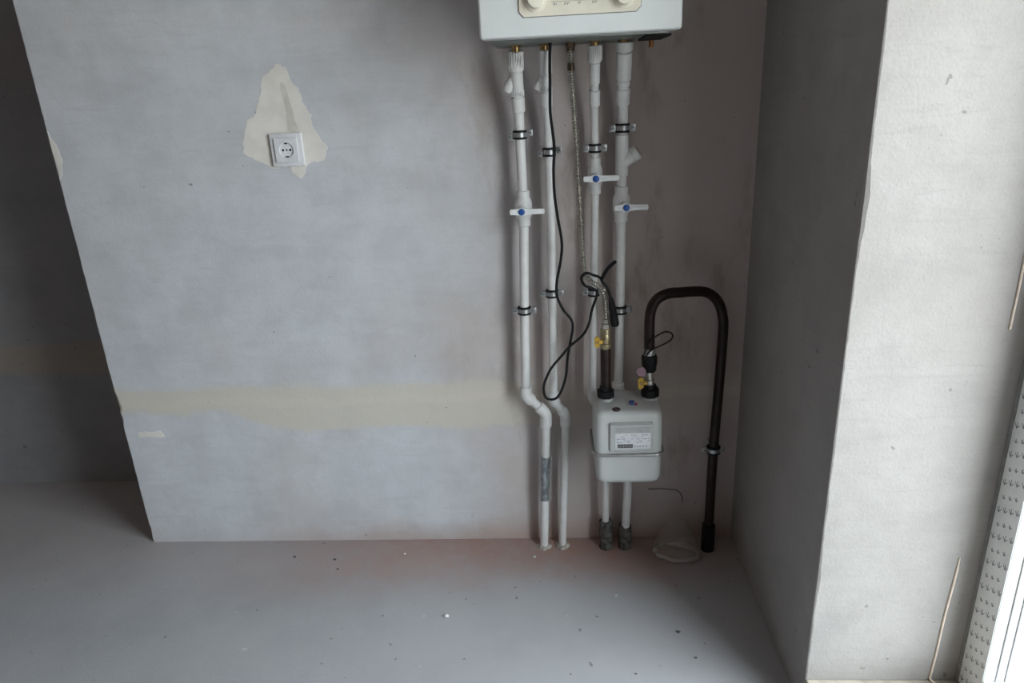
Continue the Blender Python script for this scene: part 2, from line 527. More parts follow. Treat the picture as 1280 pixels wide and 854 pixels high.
# ------------------------------------------------------------------ window
win = bpy.data.objects.new('window_1', None)
COL.objects.link(win)
win.location = (WX, WY0, WZ0); ORI[win.name] = Vector(win.location)
struct(win)
win['label'] = 'white plastic window with printed film on its frame beside the pale pier'
FX1 = WX + 0.075
def post(y0, y1, z0, z1, name='frame_post'):
    return obj(name, MB().box(WX + 0.0006, FX1, y0, y1, z0, z1, 0.002), 'pvc', win)
jamb = post(-0.650, -0.720, WZ0 + 0.001, WZ1 - 0.001)
post(WY1 + 0.001, WY1 + 0.075, WZ0 + 0.001, WZ1 - 0.001)
post(-0.7205, WY1 + 0.076, WZ1 - 0.071, WZ1 - 0.001, 'frame_head')
post(-0.7205, WY1 + 0.076, WZ0 + 0.001, WZ0 + 0.070, 'frame_sill')
for y0, y1 in ((-0.7205, WY1 + 0.0755),):
    obj('pane', MB().box(WX + 0.058, WX + 0.062, y0, y1, WZ0 + 0.07, WZ1 - 0.071), 'glass', win)
for gx in (0.022, 0.040):
    obj('gasket', MB().box(WX + gx, WX + gx + 0.0025, -0.7202, -0.7222, WZ0 + 0.071, WZ1 - 0.072), 'gasket', jamb)
obj('protective_film', MB().box(WX - 0.0005, WX + 0.0005, -0.652, -0.7185, WZ0 + 0.002, WZ1 - 0.003), 'film', jamb)
m = MB()
def stroke(m, ya, za, yb, zb, wd):
    d = Vector((0, yb - ya, zb - za)); n = Vector((0, -d.z, d.y)).normalized() * wd / 2
    A = Vector((0, ya, za)); B = Vector((0, yb, zb))
    q = [A - n, A + n, B + n * 0.5, B - n * 0.5]
    x0 = WX - 0.0008
    m.add([(x0, p.y, p.z) for p in q] + [(x0 + 0.0004, p.y, p.z) for p in q], [[0, 1, 2, 3], [4, 5, 6, 7], [0, 1, 5, 4], [2, 3, 7, 6], [1, 2, 6, 5], [3, 0, 4, 7]])
row = 0
z = WZ0 + 0.02
while z < 1.35:
    big = row % 2 == 0
    for j in range(4):
        y = -0.661 - j * 0.0165 - (0.006 if not big else 0)
        zz = z + (j * 0.0165) * 0.9 * 0.5
        if y < -0.714: continue
        s_ = 0.0085 if big else 0.0058
        # bird-foot mark: a stem with two barbs
        stroke(m, y, zz - s_ * 0.7, y, zz + s_ * 0.8, 0.0019)
        stroke(m, y, zz - s_ * 0.7, y + s_ * 0.75, zz + s_ * 0.25, 0.0021)
        stroke(m, y, zz - s_ * 0.7, y - s_ * 0.75, zz + s_ * 0.25, 0.0021)
    z += 0.0295
    row += 1
fm = obj('printed_marks', m, 'filmprint', jamb, smooth=False)
fm['kind'] = 'stuff'
m = MB(); m.box(WX - 0.003, WX + 0.004, -0.6438, -0.6505, WZ0, WZ1)
obj('foam_joint', m, 'gasket', win)

# slivers of sunlight on the pier, modelled as thin cream tubes
def sliver(z0, z1, x0, x1, label, extra=None):
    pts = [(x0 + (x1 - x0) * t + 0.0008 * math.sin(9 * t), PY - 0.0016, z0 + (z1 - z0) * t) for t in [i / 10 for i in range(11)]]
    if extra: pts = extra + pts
    o = obj('sun_sliver', MB().tube(pts, [0.0022] * (len(pts) - 1) + [0.0009], 8), 'cream')
    tag(o, label, 'sliver', 'modelled slivers of sunlight beside the window')
sliver(0.097, 0.405, 0.776, 0.788, 'thin cream strip of modelled sunlight rising from the ledge up the pale pier', [(0.792, PY - 0.040, 0.095), (0.780, PY - 0.010, 0.0945)])
sliver(0.885, 1.55, 0.7945, 0.796, 'thin cream strip of modelled sunlight high on the pale pier at the right edge of the photo')

# ------------------------------------------------------------------ boiler
BX0, BX1, BZ, BF = -0.1365, 0.2645, 1.418, -0.33
bo = thing('wall_boiler', (0.064, 0.0, BZ), 'white wall-hung gas boiler with beige control panel above the pipes', 'boiler')
obj('casing', MB().box(BX0 + 0.002, BX1 - 0.002, -0.004, -0.285, BZ + 0.006, BZ + 0.72, 0.004), 'boiler', bo)
obj('front_cover', MB().box(BX0, BX1, -0.270, BF, BZ, BZ + 0.722, 0.006, 4), 'boiler', bo)
obj('bottom_plate', MB().box(BX0 + 0.014, BX1 - 0.014, -0.012, -0.262, BZ - 0.002, BZ + 0.010, 0.002), 'bottom', bo)
# control panel: chamfered beige plate with two knobs
def cpanel(x0, x1, z0, z1, ch): return [(x0, z0 + ch), (x0 + ch, z0), (x1 - ch, z0), (x1, z0 + ch), (x1, z1 - ch), (x1 - ch, z1), (x0 + ch, z1), (x0, z1 - ch)]
obj('panel_outline', MB().prism(cpanel(-0.0562, 0.1840, 1.4530, 1.5770, 0.0095), BF + 0.003, BF - 0.0008), 'print', bo, smooth=False)
cp = obj('control_panel', MB().prism(cpanel(-0.0548, 0.1826, 1.4544, 1.5756, 0.009), BF + 0.003, BF - 0.003), 'panel', bo, smooth=False)
for kx, kz in ((-0.0215, 1.4845), (0.1500, 1.4825)):
    obj('knob_ring', MB().lathe((kx, BF - 0.002, kz), (0, -1, 0), [(0, 0.0225), (0.0025, 0.0225), (0.003, 0.0205)], 28), 'panel', cp)
    kb = obj('knob', MB().lathe((kx, BF - 0.004, kz), (0, -1, 0), [(0, 0.0175), (0.012, 0.0168), (0.015, 0.0150), (0.0155, 0.0)], 28), 'knob', cp)
    obj('knob_pointer', MB().box(kx - 0.001, kx + 0.001, BF - 0.0185, BF - 0.0205, kz, kz + 0.013), 'print', cp)
m = MB()
for i, x in enumerate((0.012, 0.034, 0.060, 0.088)):
    for j in range(3 + i % 2):
        m.box(x + j * 0.0028, x + j * 0.0028 + 0.0012, BF - 0.0029, BF - 0.0034, 1.4735 - 0.0016 * ((i + j) % 2), 1.4765 + 0.001 * (j % 2))
m.box(0.008, 0.112, BF - 0.0029, BF - 0.0033, 1.4785, 1.4791)
obj('scale_marks', m, 'print', cp, smooth=False)
obj('display_window', MB().box(0.030, 0.098, BF - 0.002, BF - 0.004, 1.515, 1.545, 0.001), 'digit', cp)
# connections under the boiler
TY = -0.105
for x, r in ((-0.0742, 0.0092), (-0.0088, 0.0088), (0.1069, 0.0085), (0.1727, 0.0095)):
    m = MB()
    m.lathe((x, TY, BZ + 0.002), (0, 0, -1), [(0, r * 1.45), (0.007, r * 1.45), (0.0075, r)], 6)
    m.lathe((x, TY, BZ - 0.004), (0, 0, -1), [(0, r), (0.012, r), (0.0125, r * 0.8), (0.02, r * 0.8)], 16)
    obj('brass_nipple', m, 'brass', bo)
m = MB(); m.box(0.205, 0.258, -0.10, -0.245, BZ - 0.006, BZ - 0.002, 0.001)
obj('drip_plate', m, 'rubber', bo)
m = MB(); m.lathe((0.2346, TY, BZ), (0, 0, -1), [(0, 0.0055), (0.017, 0.0055), (0.0175, 0.0062), (0.021, 0.0062)], 14)
obj('copper_stub', m, 'copper', bo)

# ------------------------------------------------------------------ white water pipes
PYW = -0.055
def union(x, prof, parent, name='union_coupling', y0=TY):
    """stack of (z_top, z_bottom, radius) rings, softly stepped, leaning back to the wall"""
    m = MB()
    for z0, z1, r in prof:
        y = lambda z: TY + (PYW - TY) * min(1, max(0, (1.40 - z) / 0.15))
        A = Vector((x, y(z0), z0)); B = Vector((x, y(z1), z1))
        L = (B - A).length
        m.lathe(A, B - A, [(0, r * 0.88), (0.0018, r), (L - 0.0018, r), (L, r * 0.88)], 22)
    return obj(name, m, 'ppr', parent)
def ribs(x, z0, z1, r, parent):
    m = MB()
    y = TY + (PYW - TY) * min(1, (1.40 - z0) / 0.15)
    for k in range(18):
        a = 2 * math.pi * k / 18
        px, py = x + math.cos(a) * r, y + math.sin(a) * r
        m.box(px - 0.0011, px + 0.0011, py - 0.0011, py + 0.0011, z1, z0)
    return obj('nut_ribs', m, 'ppr', parent, smooth=False)
def wye(x, z, dx, dz, parent, r=0.0125, L=0.042, y=PYW, dy=0.006):
    d = Vector((dx, dy, dz)).normalized()
    m = MB().lathe((x, y, z), d, [(0, r * 0.95), (L * 0.62, r), (L * 0.64, r * 1.10), (L * 0.92, r * 1.10), (L, r * 0.9)], 18)
    return obj('strainer_branch', m, 'ppr', parent)
def valve(x, z, parent, lx0, lx1, cx, rr=0.0125):
    m = MB()
    m.lathe((x, PYW, z + 0.046), (0, 0, -1), [(0, rr * 1.15), (0.002, rr * 1.32), (0.018, rr * 1.32), (0.024, rr * 1.6), (0.034, rr * 1.75), (0.056, rr * 1.75), (0.066, rr * 1.55), (0.072, rr * 1.32), (0.088, rr * 1.32), (0.090, rr * 1.15)], 24)
    m.lathe((x + (cx - x) * 0.4, PYW - 0.012, z), ((cx - x) * 0.6, -0.036, 0), [(0, 0.012), (0.024, 0.011), (0.026, 0.0085), (0.036, 0.0085)], 18)
    vb = obj('valve_body', m, 'ppr', parent)
    Y0, Y1 = -0.0985, -0.1065
    pts = []
    def prof(t):  # half height of the lever along its length
        return 0.0062 + 0.0030 * math.exp(-((t - cx) / 0.014) ** 2)
    xs = [lx0 + (lx1 - lx0) * i / 16 for i in range(17)]
    pts = [(lx0 - 0.0012, z + 0.002)] + [(q, z + prof(q)) for q in xs] + [(lx1 + 0.0015, z + 0.002), (lx1 + 0.0015, z - 0.002)] + [(q, z - prof(q)) for q in xs[::-1]] + [(lx0 - 0.0012, z - 0.002)]
    obj('lever', MB().prism(pts, Y0, Y1), 'lever', vb, smooth=False)
    # raised rib on the long arm
    obj('lever_rib', MB().box(cx + 0.014, lx1 - 0.006, Y1 + 0.0005, Y1 - 0.0016, z - 0.0022, z + 0.0022, 0.001), 'lever', vb)
    obj('blue_cap', MB().lathe((cx, Y1 + 0.001, z), (0, -1, 0), [(0, 0.0082), (0.0035, 0.0080), (0.0045, 0.0065)], 22), 'blue', vb)
    return vb
def elbow(pts, r, parent):
    """thicker fitting along a bend of the pipe, with a lip at both ends"""
    q = resample(fillet(pts, 0.03, 8), 0.004)
    rs = [r * 1.30] * len(q)
    rs[0] = rs[-1] = r * 1.12
    return obj('elbow', MB().tube(q, rs, 18), 'ppr', parent)

def run(pts, r, parent, fr=0.03):
    return obj('pipe_run', MB().tube(fillet(pts, fr, 7), r, 18), 'ppr', parent)

# pipe 1
p1 = thing('water_pipe', (-0.0540, -0.040, 0), 'leftmost white water pipe with lever valve and grey foil wrap near the floor', 'pipe', 'white pipes under the boiler')
run([(-0.0745, TY, 1.40), (-0.0755, PYW, 1.25), (-0.0735, PYW, 1.03), (-0.0826, PYW, 0.763), (-0.0888, PYW, 0.512), (-0.0340, PYW, 0.458), (-0.0360, -0.054, 0.40), (-0.0545, -0.040, -0.01)], 0.0122, p1, 0.02)
union(-0.0752, [(1.404, 1.362, 0.0178), (1.361, 1.305, 0.0146), (1.304, 1.270, 0.0158)], p1)
ribs(-0.0755, 1.402, 1.368, 0.0172, p1); ribs(-0.0755, 1.318, 1.305, 0.0148, p1)
wye(-0.0752, 1.362, -0.50, -0.86, p1, 0.0118, 0.052, -0.084, 0.08)
valve(-0.0737, 1.034, p1, -0.1045, -0.0211, -0.0765)
elbow([(-0.0882, PYW, 0.540), (-0.0888, PYW, 0.512), (-0.068, PYW, 0.4915)], 0.0128, p1)
elbow([(-0.055, PYW, 0.4787), (-0.0340, PYW, 0.458), (-0.0356, PYW, 0.412)], 0.0128, p1)
m = MB(); q = [(-0.0362 - 0.0185 * t, -0.054 + 0.014 * t, 0.40 - 0.41 * t) for t in [0.2 + 0.36 * i / 24 for i in range(25)]]
m.tube(q, [0.0136 + 0.0012 * noise.noise(Vector((0, i * 0.9, 0))) for i in range(25)], 16)
obj('foil_wrap', m, 'foil', p1)['label'] = 'crinkled grey foil wrap'
m = MB(); q2 = [(Vector(p) + Vector((0.009, -0.004, 0))) for p in q[1:-2]]
m.prism([(q2[0].x - 0.004, q2[0].z), (q2[0].x + 0.011, q2[0].z + 0.006), (q2[-1].x + 0.010, q2[-1].z - 0.02), (q2[-1].x - 0.002, q2[-1].z - 0.004)], -0.046, -0.0466)
obj('foil_flap', m, 'bag', p1, smooth=False)

# pipe 2
p2 = thing('water_pipe', (0.0020, -0.036, 0), 'second white pipe from the left, black cable hanging in front, no valve', 'pipe', 'white pipes under the boiler')
run([(-0.0088, TY, 1.40), (-0.0045, PYW, 1.25), (-0.0045, PYW, 1.00), (-0.0085, PYW, 0.70), (-0.0118, PYW, 0.497), (0.0205, PYW, 0.450), (0.0198, -0.053, 0.39), (0.0018, -0.034, -0.01)], 0.0112, p2, 0.02)
union(-0.0068, [(1.405, 1.352, 0.0148), (1.351, 1.312, 0.0128), (1.311, 1.280, 0.0140)], p2)
ribs(-0.0068, 1.325, 1.312, 0.0130, p2)
wye(-0.0068, 1.358, -0.48, -0.87, p2, 0.0100, 0.046, -0.083, 0.08)
elbow([(-0.0113, PYW, 0.522), (-0.0118, PYW, 0.497), (-0.0012, PYW, 0.4815)], 0.0116, p2)
elbow([(0.0085, PYW, 0.4675), (0.0205, PYW, 0.450), (0.0199, PYW, 0.412)], 0.0116, p2)

# pipe 3 (fourth line under the boiler)
p4 = thing('water_pipe', (0.1335, -0.046, 0), 'thinner white pipe with lever valve between the steel hose and rightmost white pipe', 'pipe', 'white pipes under the boiler')
run([(0.1072, TY, 1.40), (0.1075, PYW, 1.25), (0.1085, PYW, 1.10), (0.1030, PYW, 0.81), (0.0965, PYW, 0.500), (0.1330, PYW, 0.445), (0.1328, PYW, 0.20), (0.1328, -0.048, 0.06)], 0.0098, p4, 0.02)
union(0.1072, [(1.409, 1.372, 0.0155), (1.371, 1.325, 0.0124), (1.324, 1.312, 0.0098), (1.311, 1.276, 0.0136)], p4)
ribs(0.1072, 1.405, 1.376, 0.0150, p4)
valve(0.1083, 1.1075, p4, 0.0786, 0.1617, 0.1076, 0.0105)
elbow([(0.0969, PYW, 0.520), (0.0965, PYW, 0.500), (0.108, PYW, 0.483)], 0.0102, p4)
# pipe 4 (rightmost)
p5 = thing('water_pipe', (0.1905, -0.046, 0), 'rightmost white pipe with slanted strainer and lever valve, passing behind the meter', 'pipe', 'white pipes under the boiler')
run([(0.1732, TY, 1.40), (0.1762, PYW, 1.25), (0.1735, PYW, 1.00), (0.1708, PYW, 0.62), (0.1670, PYW, 0.525), (0.1930, PYW, 0.478), (0.1975, PYW, 0.21), (0.1915, -0.050, 0.05)], 0.0122, p5, 0.02)
union(0.1748, [(1.412, 1.391, 0.0200), (1.390, 1.330, 0.0176), (1.330, 1.317, 0.0150), (1.311, 1.275, 0.0163)], p5)
m = MB().lathe((0.1746, PYW, 1.205), (0, 0, -1), [(0, 0.0140), (0.002, 0.0158), (0.098, 0.0158), (0.100, 0.0140)], 22)
obj('strainer_body', m, 'ppr', p5)
wye(0.1746, 1.138, 0.80, 0.52, p5, 0.0172, 0.047)
m = MB().lathe(Vector((0.1746, PYW, 1.138)) + Vector((0.80, 0.006, 0.52)).normalized() * 0.046, (0.80, 0.006, 0.52), [(0, 0.0135), (0.003, 0.0135), (0.0035, 0.0)], 18)
obj('strainer_cap', m, simple('rust_pink_plug', (0.33, 0.13, 0.10), 0.5), p5)
valve(0.1738, 1.0345, p5, 0.1535, 0.2335, 0.1815)
elbow([(0.1680, PYW, 0.549), (0.1670, PYW, 0.525), (0.181, PYW, 0.500)], 0.0128, p5)

def rough_lathe(A, d, prof, seg, amp, sd):
    m = MB().lathe(A, d, prof, seg)
    for i, p in enumerate(m.v):
        q = noise.noise_vector(Vector((p.x * 70, p.y * 70, p.z * 70 + sd)))
        m.v[i] = p + q * amp
    return m
obj('floor_sleeve', rough_lathe((0.1345, -0.046, -0.004), (0, 0, 1), [(0, 0.022)] + [(0.012 * i, 0.0195) for i in range(1, 9)] + [(0.100, 0.013)], 16, 0.004, 1), 'sleeve', p4)
obj('floor_sleeve', rough_lathe((0.1905, -0.046, -0.004), (0, 0, 1), [(0, 0.020)] + [(0.011 * i, 0.0192) for i in range(1, 8)] + [(0.085, 0.015)], 16, 0.003, 2), 'sleeve', p5)
# mortar pushed up round the two left pipes
for par, x, y in ((p1, -0.0540, -0.040), (p2, 0.0022, -0.035)):
    obj('mortar_collar', rough_lathe((x, y, -0.004), (0, 0, 1), [(0, 0.026), (0.006, 0.022), (0.010, 0.014)], 16, 0.005, x * 100), 'mortar', par)

# ------------------------------------------------------------------ pipe clamps
def clamp(x, z, r, label, y=PYW, ear=0.020, tilt=0.0):
    c = thing('pipe_clamp', (x, 0, z), label, 'clamp', 'clamps on the pipes')
    h = 0.0165
    band = MB().lathe((x, y, z - h / 2), (0, 0, 1), [(0, r + 0.0030), (0.001, r + 0.0042), (h - 0.001, r + 0.0042), (h, r + 0.0030)], 24)
    obj('band', band, 'steel', c)
    m = MB()
    for zz in (z - h / 2 - 0.0026, z + h / 2 - 0.0032):
        m.lathe((x, y, zz), (0, 0, 1), [(0, r + 0.0025), (0.0008, r + 0.0056), (0.0050, r + 0.0056), (0.0058, r + 0.0025)], 24)
    obj('rubber_lining', m, 'rubber', c)
    for s in (-1, 1):
        x0 = x + s * (r + 0.0032); x1 = x0 + s * ear * 0.82
        zz = z + s * tilt
        e = obj('ear', MB().box(x0, x1, y - 0.0028, y + 0.0042, zz - 0.0082, zz + 0.0082, 0.0015), 'steel', c)
        sm = MB().lathe(((x0 + x1) / 2 + s * 0.001, y - 0.0025, zz), (0, -1, 0), [(0, 0.0050), (0.0022, 0.0050), (0.0034, 0.0038)], 14)
        sc_ = obj('screw', sm, 'steel', e)
        obj('screw_slot', MB().box((x0 + x1) / 2 + s * 0.001 - 0.0034, (x0 + x1) / 2 + s * 0.001 + 0.0034, y - 0.0056, y - 0.0062, zz - 0.0007, zz + 0.0007), 'digit', e)
    obj('stud', MB().lathe((x, y + r + 0.003, z), (0, 1, 0), [(0, 0.0065), (0.006, 0.0065), (0.0062, 0.004), (-(y + r + 0.003) + 0.004, 0.004)], 12), 'steel', c)
clamp(-0.0752, 1.2155, 0.0122, 'steel clamp with black rubber, upper one on the leftmost white pipe', tilt=0.004)
clamp(-0.0826, 0.763, 0.0122, 'steel clamp with black rubber, lower one on the leftmost white pipe')
clamp(-0.0042, 1.1715, 0.0112, 'steel clamp behind the black cable, upper one on the second pipe', tilt=0.003)
clamp(-0.0075, 0.808, 0.0112, 'steel clamp beside the bend of black cable, lower one on second pipe')
clamp(0.1085, 1.1755, 0.0098, 'steel clamp just above the lever valve of the thinner white pipe')
clamp(0.1030, 0.808, 0.0098, 'clamp half hidden behind the looped cable and hose, on thinner white pipe')
clamp(0.1757, 1.2205, 0.0122, 'topmost steel clamp, above the slanted strainer of the rightmost white pipe')
clamp(0.1718, 0.757, 0.0122, 'lower clamp on the rightmost white pipe beside the cable plug')

# ------------------------------------------------------------------ gas meter
MX, MY0, MY1 = 0.1795, -0.078, -0.230
gm = thing('gas_meter', (MX, (MY0 + MY1) / 2, 0.326), 'pale grey gas meter with seam band and small counter window', 'gas meter')
def rrect(x0, x1, y0, y1, r, n=5):
    P = []
    for cx, cy, a0 in ((x1 - r, y1 - r, 0), (x0 + r, y1 - r, 90), (x0 + r, y0 + r, 180), (x1 - r, y0 + r, 270)):
        for i in range(n + 1):
            a = math.radians(a0 + 90 * i / n)
            P.append((cx + r * math.cos(a), cy + r * math.sin(a)))
    return P
def loft(layers, n=5):
    vs, fs = [], []
    for z, x0, x1, y0, y1, r in layers:
        vs += [(px, py, z) for px, py in rrect(x0, x1, y0, y1, r, n)]
    k = 4 * (n + 1)
    for i in range(len(layers) - 1):
        for j in range(k):
            fs.append([i * k + j, i * k + (j + 1) % k, (i + 1) * k + (j + 1) % k, (i + 1) * k + j])
    fs.append(list(range(k))[::-1]); fs.append([(len(layers) - 1) * k + j for j in range(k)])
    return MB().add(vs, fs)
ZS = 0.4180
def ins(z, d, r): return (z, 0.0925 + d, 0.2665 - d, MY1 + d, MY0 - d, r)
obj('upper_shell', loft([ins(ZS, 0.0, 0.020), ins(0.522, 0.0012, 0.020), ins(0.530, 0.0035, 0.020), ins(0.5355, 0.009, 0.018), ins(0.5375, 0.017, 0.014)]), 'meter', gm, ang=60)
def ins2(z, d, r): return (z, 0.0965 + d, 0.2650 - d, MY1 + 0.004 + d * 0.8, MY0 - 0.003 - d, r)
obj('lower_shell', loft([ins2(0.3265, 0.020, 0.016), ins2(0.3285, 0.011, 0.018), ins2(0.3335, 0.0045, 0.020), ins2(0.342, 0.001, 0.020), ins2(0.350, 0.0, 0.020), ins2(ZS, -0.001, 0.020)]), 'meter', gm, ang=60)
fl = rrect(0.0890, 0.2700, MY1 - 0.0035, MY0 + 0.003, 0.023, 6)
m = MB(); m.tube([(x, y, ZS + 0.0) for x, y in fl] + [(fl[0][0], fl[0][1], ZS), (fl[1][0], fl[1][1], ZS)], 0.0042, 8)
obj('seam_band', m, 'flange', gm)
# counter window
FY = MY1
iw = obj('index_housing', MB().box(0.1295, 0.2405, FY + 0.004, FY - 0.0065, 0.4285, 0.5110, 0.005, 3), 'meterframe', gm)
obj('index_visor', MB().box(0.1310, 0.2390, FY - 0.004, FY - 0.0105, 0.5020, 0.5085, 0.002), 'meterframe', iw)
obj('faceplate', MB().box(0.1440, 0.2340, FY - 0.006, FY - 0.0075, 0.4380, 0.4830, 0.001), 'label', iw)
obj('top_strip', MB().box(0.1440, 0.2340, FY - 0.006, FY - 0.0072, 0.4850, 0.4980, 0.001), simple('index_grey', (0.42, 0.42, 0.43), 0.4), iw)
for i in range(5):
    x = 0.1500 + i * 0.0080
    obj('counter_digit', MB().box(x, x + 0.0070, FY - 0.0072, FY - 0.0084, 0.4415, 0.4520, 0.0004), 'digit', iw)
m = MB()
for i in range(5):      # pale strokes of the counter figures
    x = 0.1500 + i * 0.0080
    for (u0, u1, w0, w1) in ((0.0022, 0.0048, 0.0074, 0.0080), (0.0022, 0.0048, 0.0026, 0.0032), (0.0020, 0.0026, 0.0026, 0.0080), (0.0044, 0.0050, 0.0026, 0.0080)):
        m.box(x + u0, x + u1, FY - 0.0083, FY - 0.0087, 0.4415 + w0, 0.4415 + w1)
obj('counter_figures', m, 'white', iw, smooth=False)
m = MB(); rnd = random.Random(5)
for zz in (0.4770, 0.4715, 0.4660, 0.4605, 0.4560):
    x = 0.1480
    while x < 0.228:
        L = rnd.uniform(0.002, 0.009)
        if rnd.random() < 0.72: m.box(x, min(x + L, 0.231), FY - 0.0074, FY - 0.0078, zz, zz + 0.0018)
        x += L + rnd.uniform(0.001, 0.004)
for x in (0.193, 0.199, 0.206, 0.214, 0.222): m.box(x, x + 0.003, FY - 0.0074, FY - 0.0078, 0.4430, 0.4475)
obj('faceplate_print', m, simple('faceplate_ink', (0.30, 0.31, 0.36), 0.5), iw, smooth=False)
# seals on the top edge
m = MB()
ring = [(0.1490 + 0.0075 * math.cos(a), -0.2105 + 0.0065 * math.sin(a), 0.5385) for a in [2 * math.pi * i / 16 for i in range(18)]]
m.tube(ring, 0.0032, 8)
obj('brown_seal_ring', m, 'sealbrown', gm)
obj('blue_seal', MB().box(0.186, 0.199, -0.168, -0.184, 0.537, 0.5445, 0.002), 'sealblue', gm)
obj('red_seal', MB().box(0.199, 0.2055, -0.176, -0.188, 0.537, 0.5405, 0.001), 'sealred', gm)
GY = -0.145
for x in (0.1268, 0.2425):
    obj('inlet_boss', MB().lathe((x, GY, 0.532), (0, 0, 1), [(0, 0.0205), (0.006, 0.0195), (0.010, 0.0165), (0.013, 0.0165)], 22), 'meter', gm)
# strain wire of the seal hangs off: not visible beyond the ring

# ------------------------------------------------------------------ gas feed left of the meter top
gi = thing('gas_inlet_pipe', (0.1268, GY, 0.545), 'short brown gas pipe with brass yellow-handled valve on the left meter port', 'gas pipe')
m = MB().lathe((0.1268, GY, 0.5455), (0, 0, 1), [(0, 0.0215), (0.002, 0.0235), (0.018, 0.0235), (0.020, 0.0215), (0.0202, 0.0165), (0.030, 0.0160)], 8)
obj('union_nut', m, 'blackpaint', gi)
obj('pipe', MB().lathe((0.1270, GY, 0.568), (0, 0, 1), [(0, 0.0134), (0.118, 0.0134)], 20), 'brown', gi)
vb = obj('valve_body', MB().lathe((0.1272, GY, 0.682), (0, 0, 1), [(0, 0.0135), (0.003, 0.0150), (0.014, 0.0150), (0.016, 0.0115), (0.022, 0.0135), (0.034, 0.0135), (0.040, 0.0112), (0.042, 0.0140), (0.054, 0.0140), (0.056, 0.010)], 16), simple('dull_brass', (0.45, 0.38, 0.24), 0.38, 0.85, 0.2, 80), gi)
# butterfly handle seen to the left of the valve
def butterfly(cx, y, z, parent, s=1.0):
    m = MB()
    m.lathe((cx + 0.013 * s, y, z), (-1, -0.25, 0), [(0, 0.0055), (0.010, 0.0055)], 12)
    pts = []
    for i in range(24):
        a = 2 * math.pi * i / 24
        r = 0.0085 + 0.0060 * abs(math.sin(a)) ** 1.5
        pts.append((cx + r * math.cos(a) * 0.75 * s, z + r * math.sin(a) * s))
    m.prism(pts, y - 0.003, y + 0.004)
    h = obj('yellow_handle', m, 'yellow', parent)
    obj('handle_screw', MB().lathe((cx, y - 0.003, z), (0, -1, 0), [(0, 0.0040), (0.002, 0.0036)], 12), 'brass', parent)
    return h
butterfly(0.1045, -0.160, 0.7050, vb)

# stainless corrugated hose from the boiler to that valve
hz = thing('gas_hose', (0.1272, GY, 0.736), 'corrugated stainless gas hose from the boiler down to the yellow-handled valve', 'hose')
path = crom([(0.0512, -0.105, 1.405), (0.0515, -0.112, 1.353), (0.0556, -0.118, 1.283), (0.0599, -0.12, 1.193), (0.0642, -0.12, 1.099), (0.0687, -0.12, 1.002), (0.0722, -0.12, 0.925), (0.0765, -0.122, 0.880), (0.0900, -0.127, 0.857), (0.1090, -0.135, 0.846), (0.1220, -0.141, 0.826), (0.1265, -0.144, 0.795), (0.1272, GY, 0.765), (0.1272, GY, 0.752)], 10)
path = resample(path, 0.0027)
obj('corrugated_tube', MB().tube(path, [0.0072 if i % 2 else 0.0046 for i in range(len(path))], 12), 'hose', hz, ang=80)
MAT['darknut'] = simple('dark_nut', (0.16, 0.11, 0.08), 0.4, 0.8, 0.2, 60)
obj('top_nut', MB().lathe((0.0512, -0.104, BZ + 0.001), (0, 0, -1), [(0, 0.0115), (0.011, 0.0115), (0.0115, 0.009), (0.022, 0.009)], 6), 'darknut', hz)
obj('crimp_sleeve', MB().lathe((0.0513, -0.1085, 1.372), (0.001, -0.008, -0.06), [(0, 0.0078), (0.004, 0.0084), (0.016, 0.0084), (0.018, 0.0068)], 14), 'darknut', hz)
obj('bottom_nut', MB().lathe((0.1272, GY, 0.737), (0, 0, 1), [(0, 0.0130), (0.012, 0.0130), (0.014, 0.0095), (0.024, 0.0085)], 6), 'hose', hz)

# ------------------------------------------------------------------ brown gas riser
gr = thing('gas_riser', (0.4350, -0.06, 0.0), 'dark brown gas pipe bent over in an inverted U beside the meter', 'gas pipe')
rp_ = crom([(0.2388, GY, 0.655), (0.2385, GY, 0.700), (0.2383, -0.145, 0.755), (0.243, -0.144, 0.787), (0.257, -0.141, 0.809), (0.284, -0.134, 0.820), (0.316, -0.122, 0.8185), (0.351, -0.105, 0.815), (0.383, -0.09, 0.809), (0.408, -0.078, 0.794), (0.428, -0.069, 0.769), (0.440, -0.063, 0.734), (0.4445, -0.06, 0.690), (0.4425, -0.06, 0.560), (0.4365, -0.06, 0.335), (0.4355, -0.06, 0.10), (0.4352, -0.06, -0.01)], 8)
obj('pipe', MB().tube(rp_, 0.0134, 20), 'brown', gr)
obj('floor_sleeve', rough_lathe((0.4352, -0.06, -0.003), (0, 0, 1), [(0, 0.0200), (0.03, 0.0195), (0.06, 0.0192), (0.088, 0.019), (0.091, 0.014)], 18, 0.0008, 4), 'blackpaint', gr)
# fittings between meter and riser
m = MB().lathe((0.2425, GY, 0.5455), (0, 0, 1), [(0, 0.0225), (0.002, 0.0245), (0.020, 0.0245), (0.022, 0.0225), (0.0222, 0.0170), (0.032, 0.0160)], 8)
obj('union_nut', m, 'blackpaint', gr)
vb2 = obj('valve_body', MB().lathe((0.2420, GY, 0.572), (-0.004, 0, 0.075), [(0, 0.0105), (0.010, 0.0105), (0.011, 0.0125), (0.020, 0.0125), (0.021, 0.0098), (0.038, 0.0098), (0.039, 0.012), (0.045, 0.012)], 16), simple('nickel_valve', (0.50, 0.49, 0.46), 0.35, 0.85, 0.15, 80), gr)
butterfly(0.2165, -0.162, 0.5890, vb2, 1.1)
obj('ribbed_coupling', MB().lathe((0.2400, GY, 0.615), (-0.001, 0, 0.06), [(0, 0.0150), (0.004, 0.0180), (0.018, 0.0185), (0.020, 0.0200), (0.040, 0.0205), (0.044, 0.0190), (0.048, 0.0150)], 12), 'blackpaint', gr)
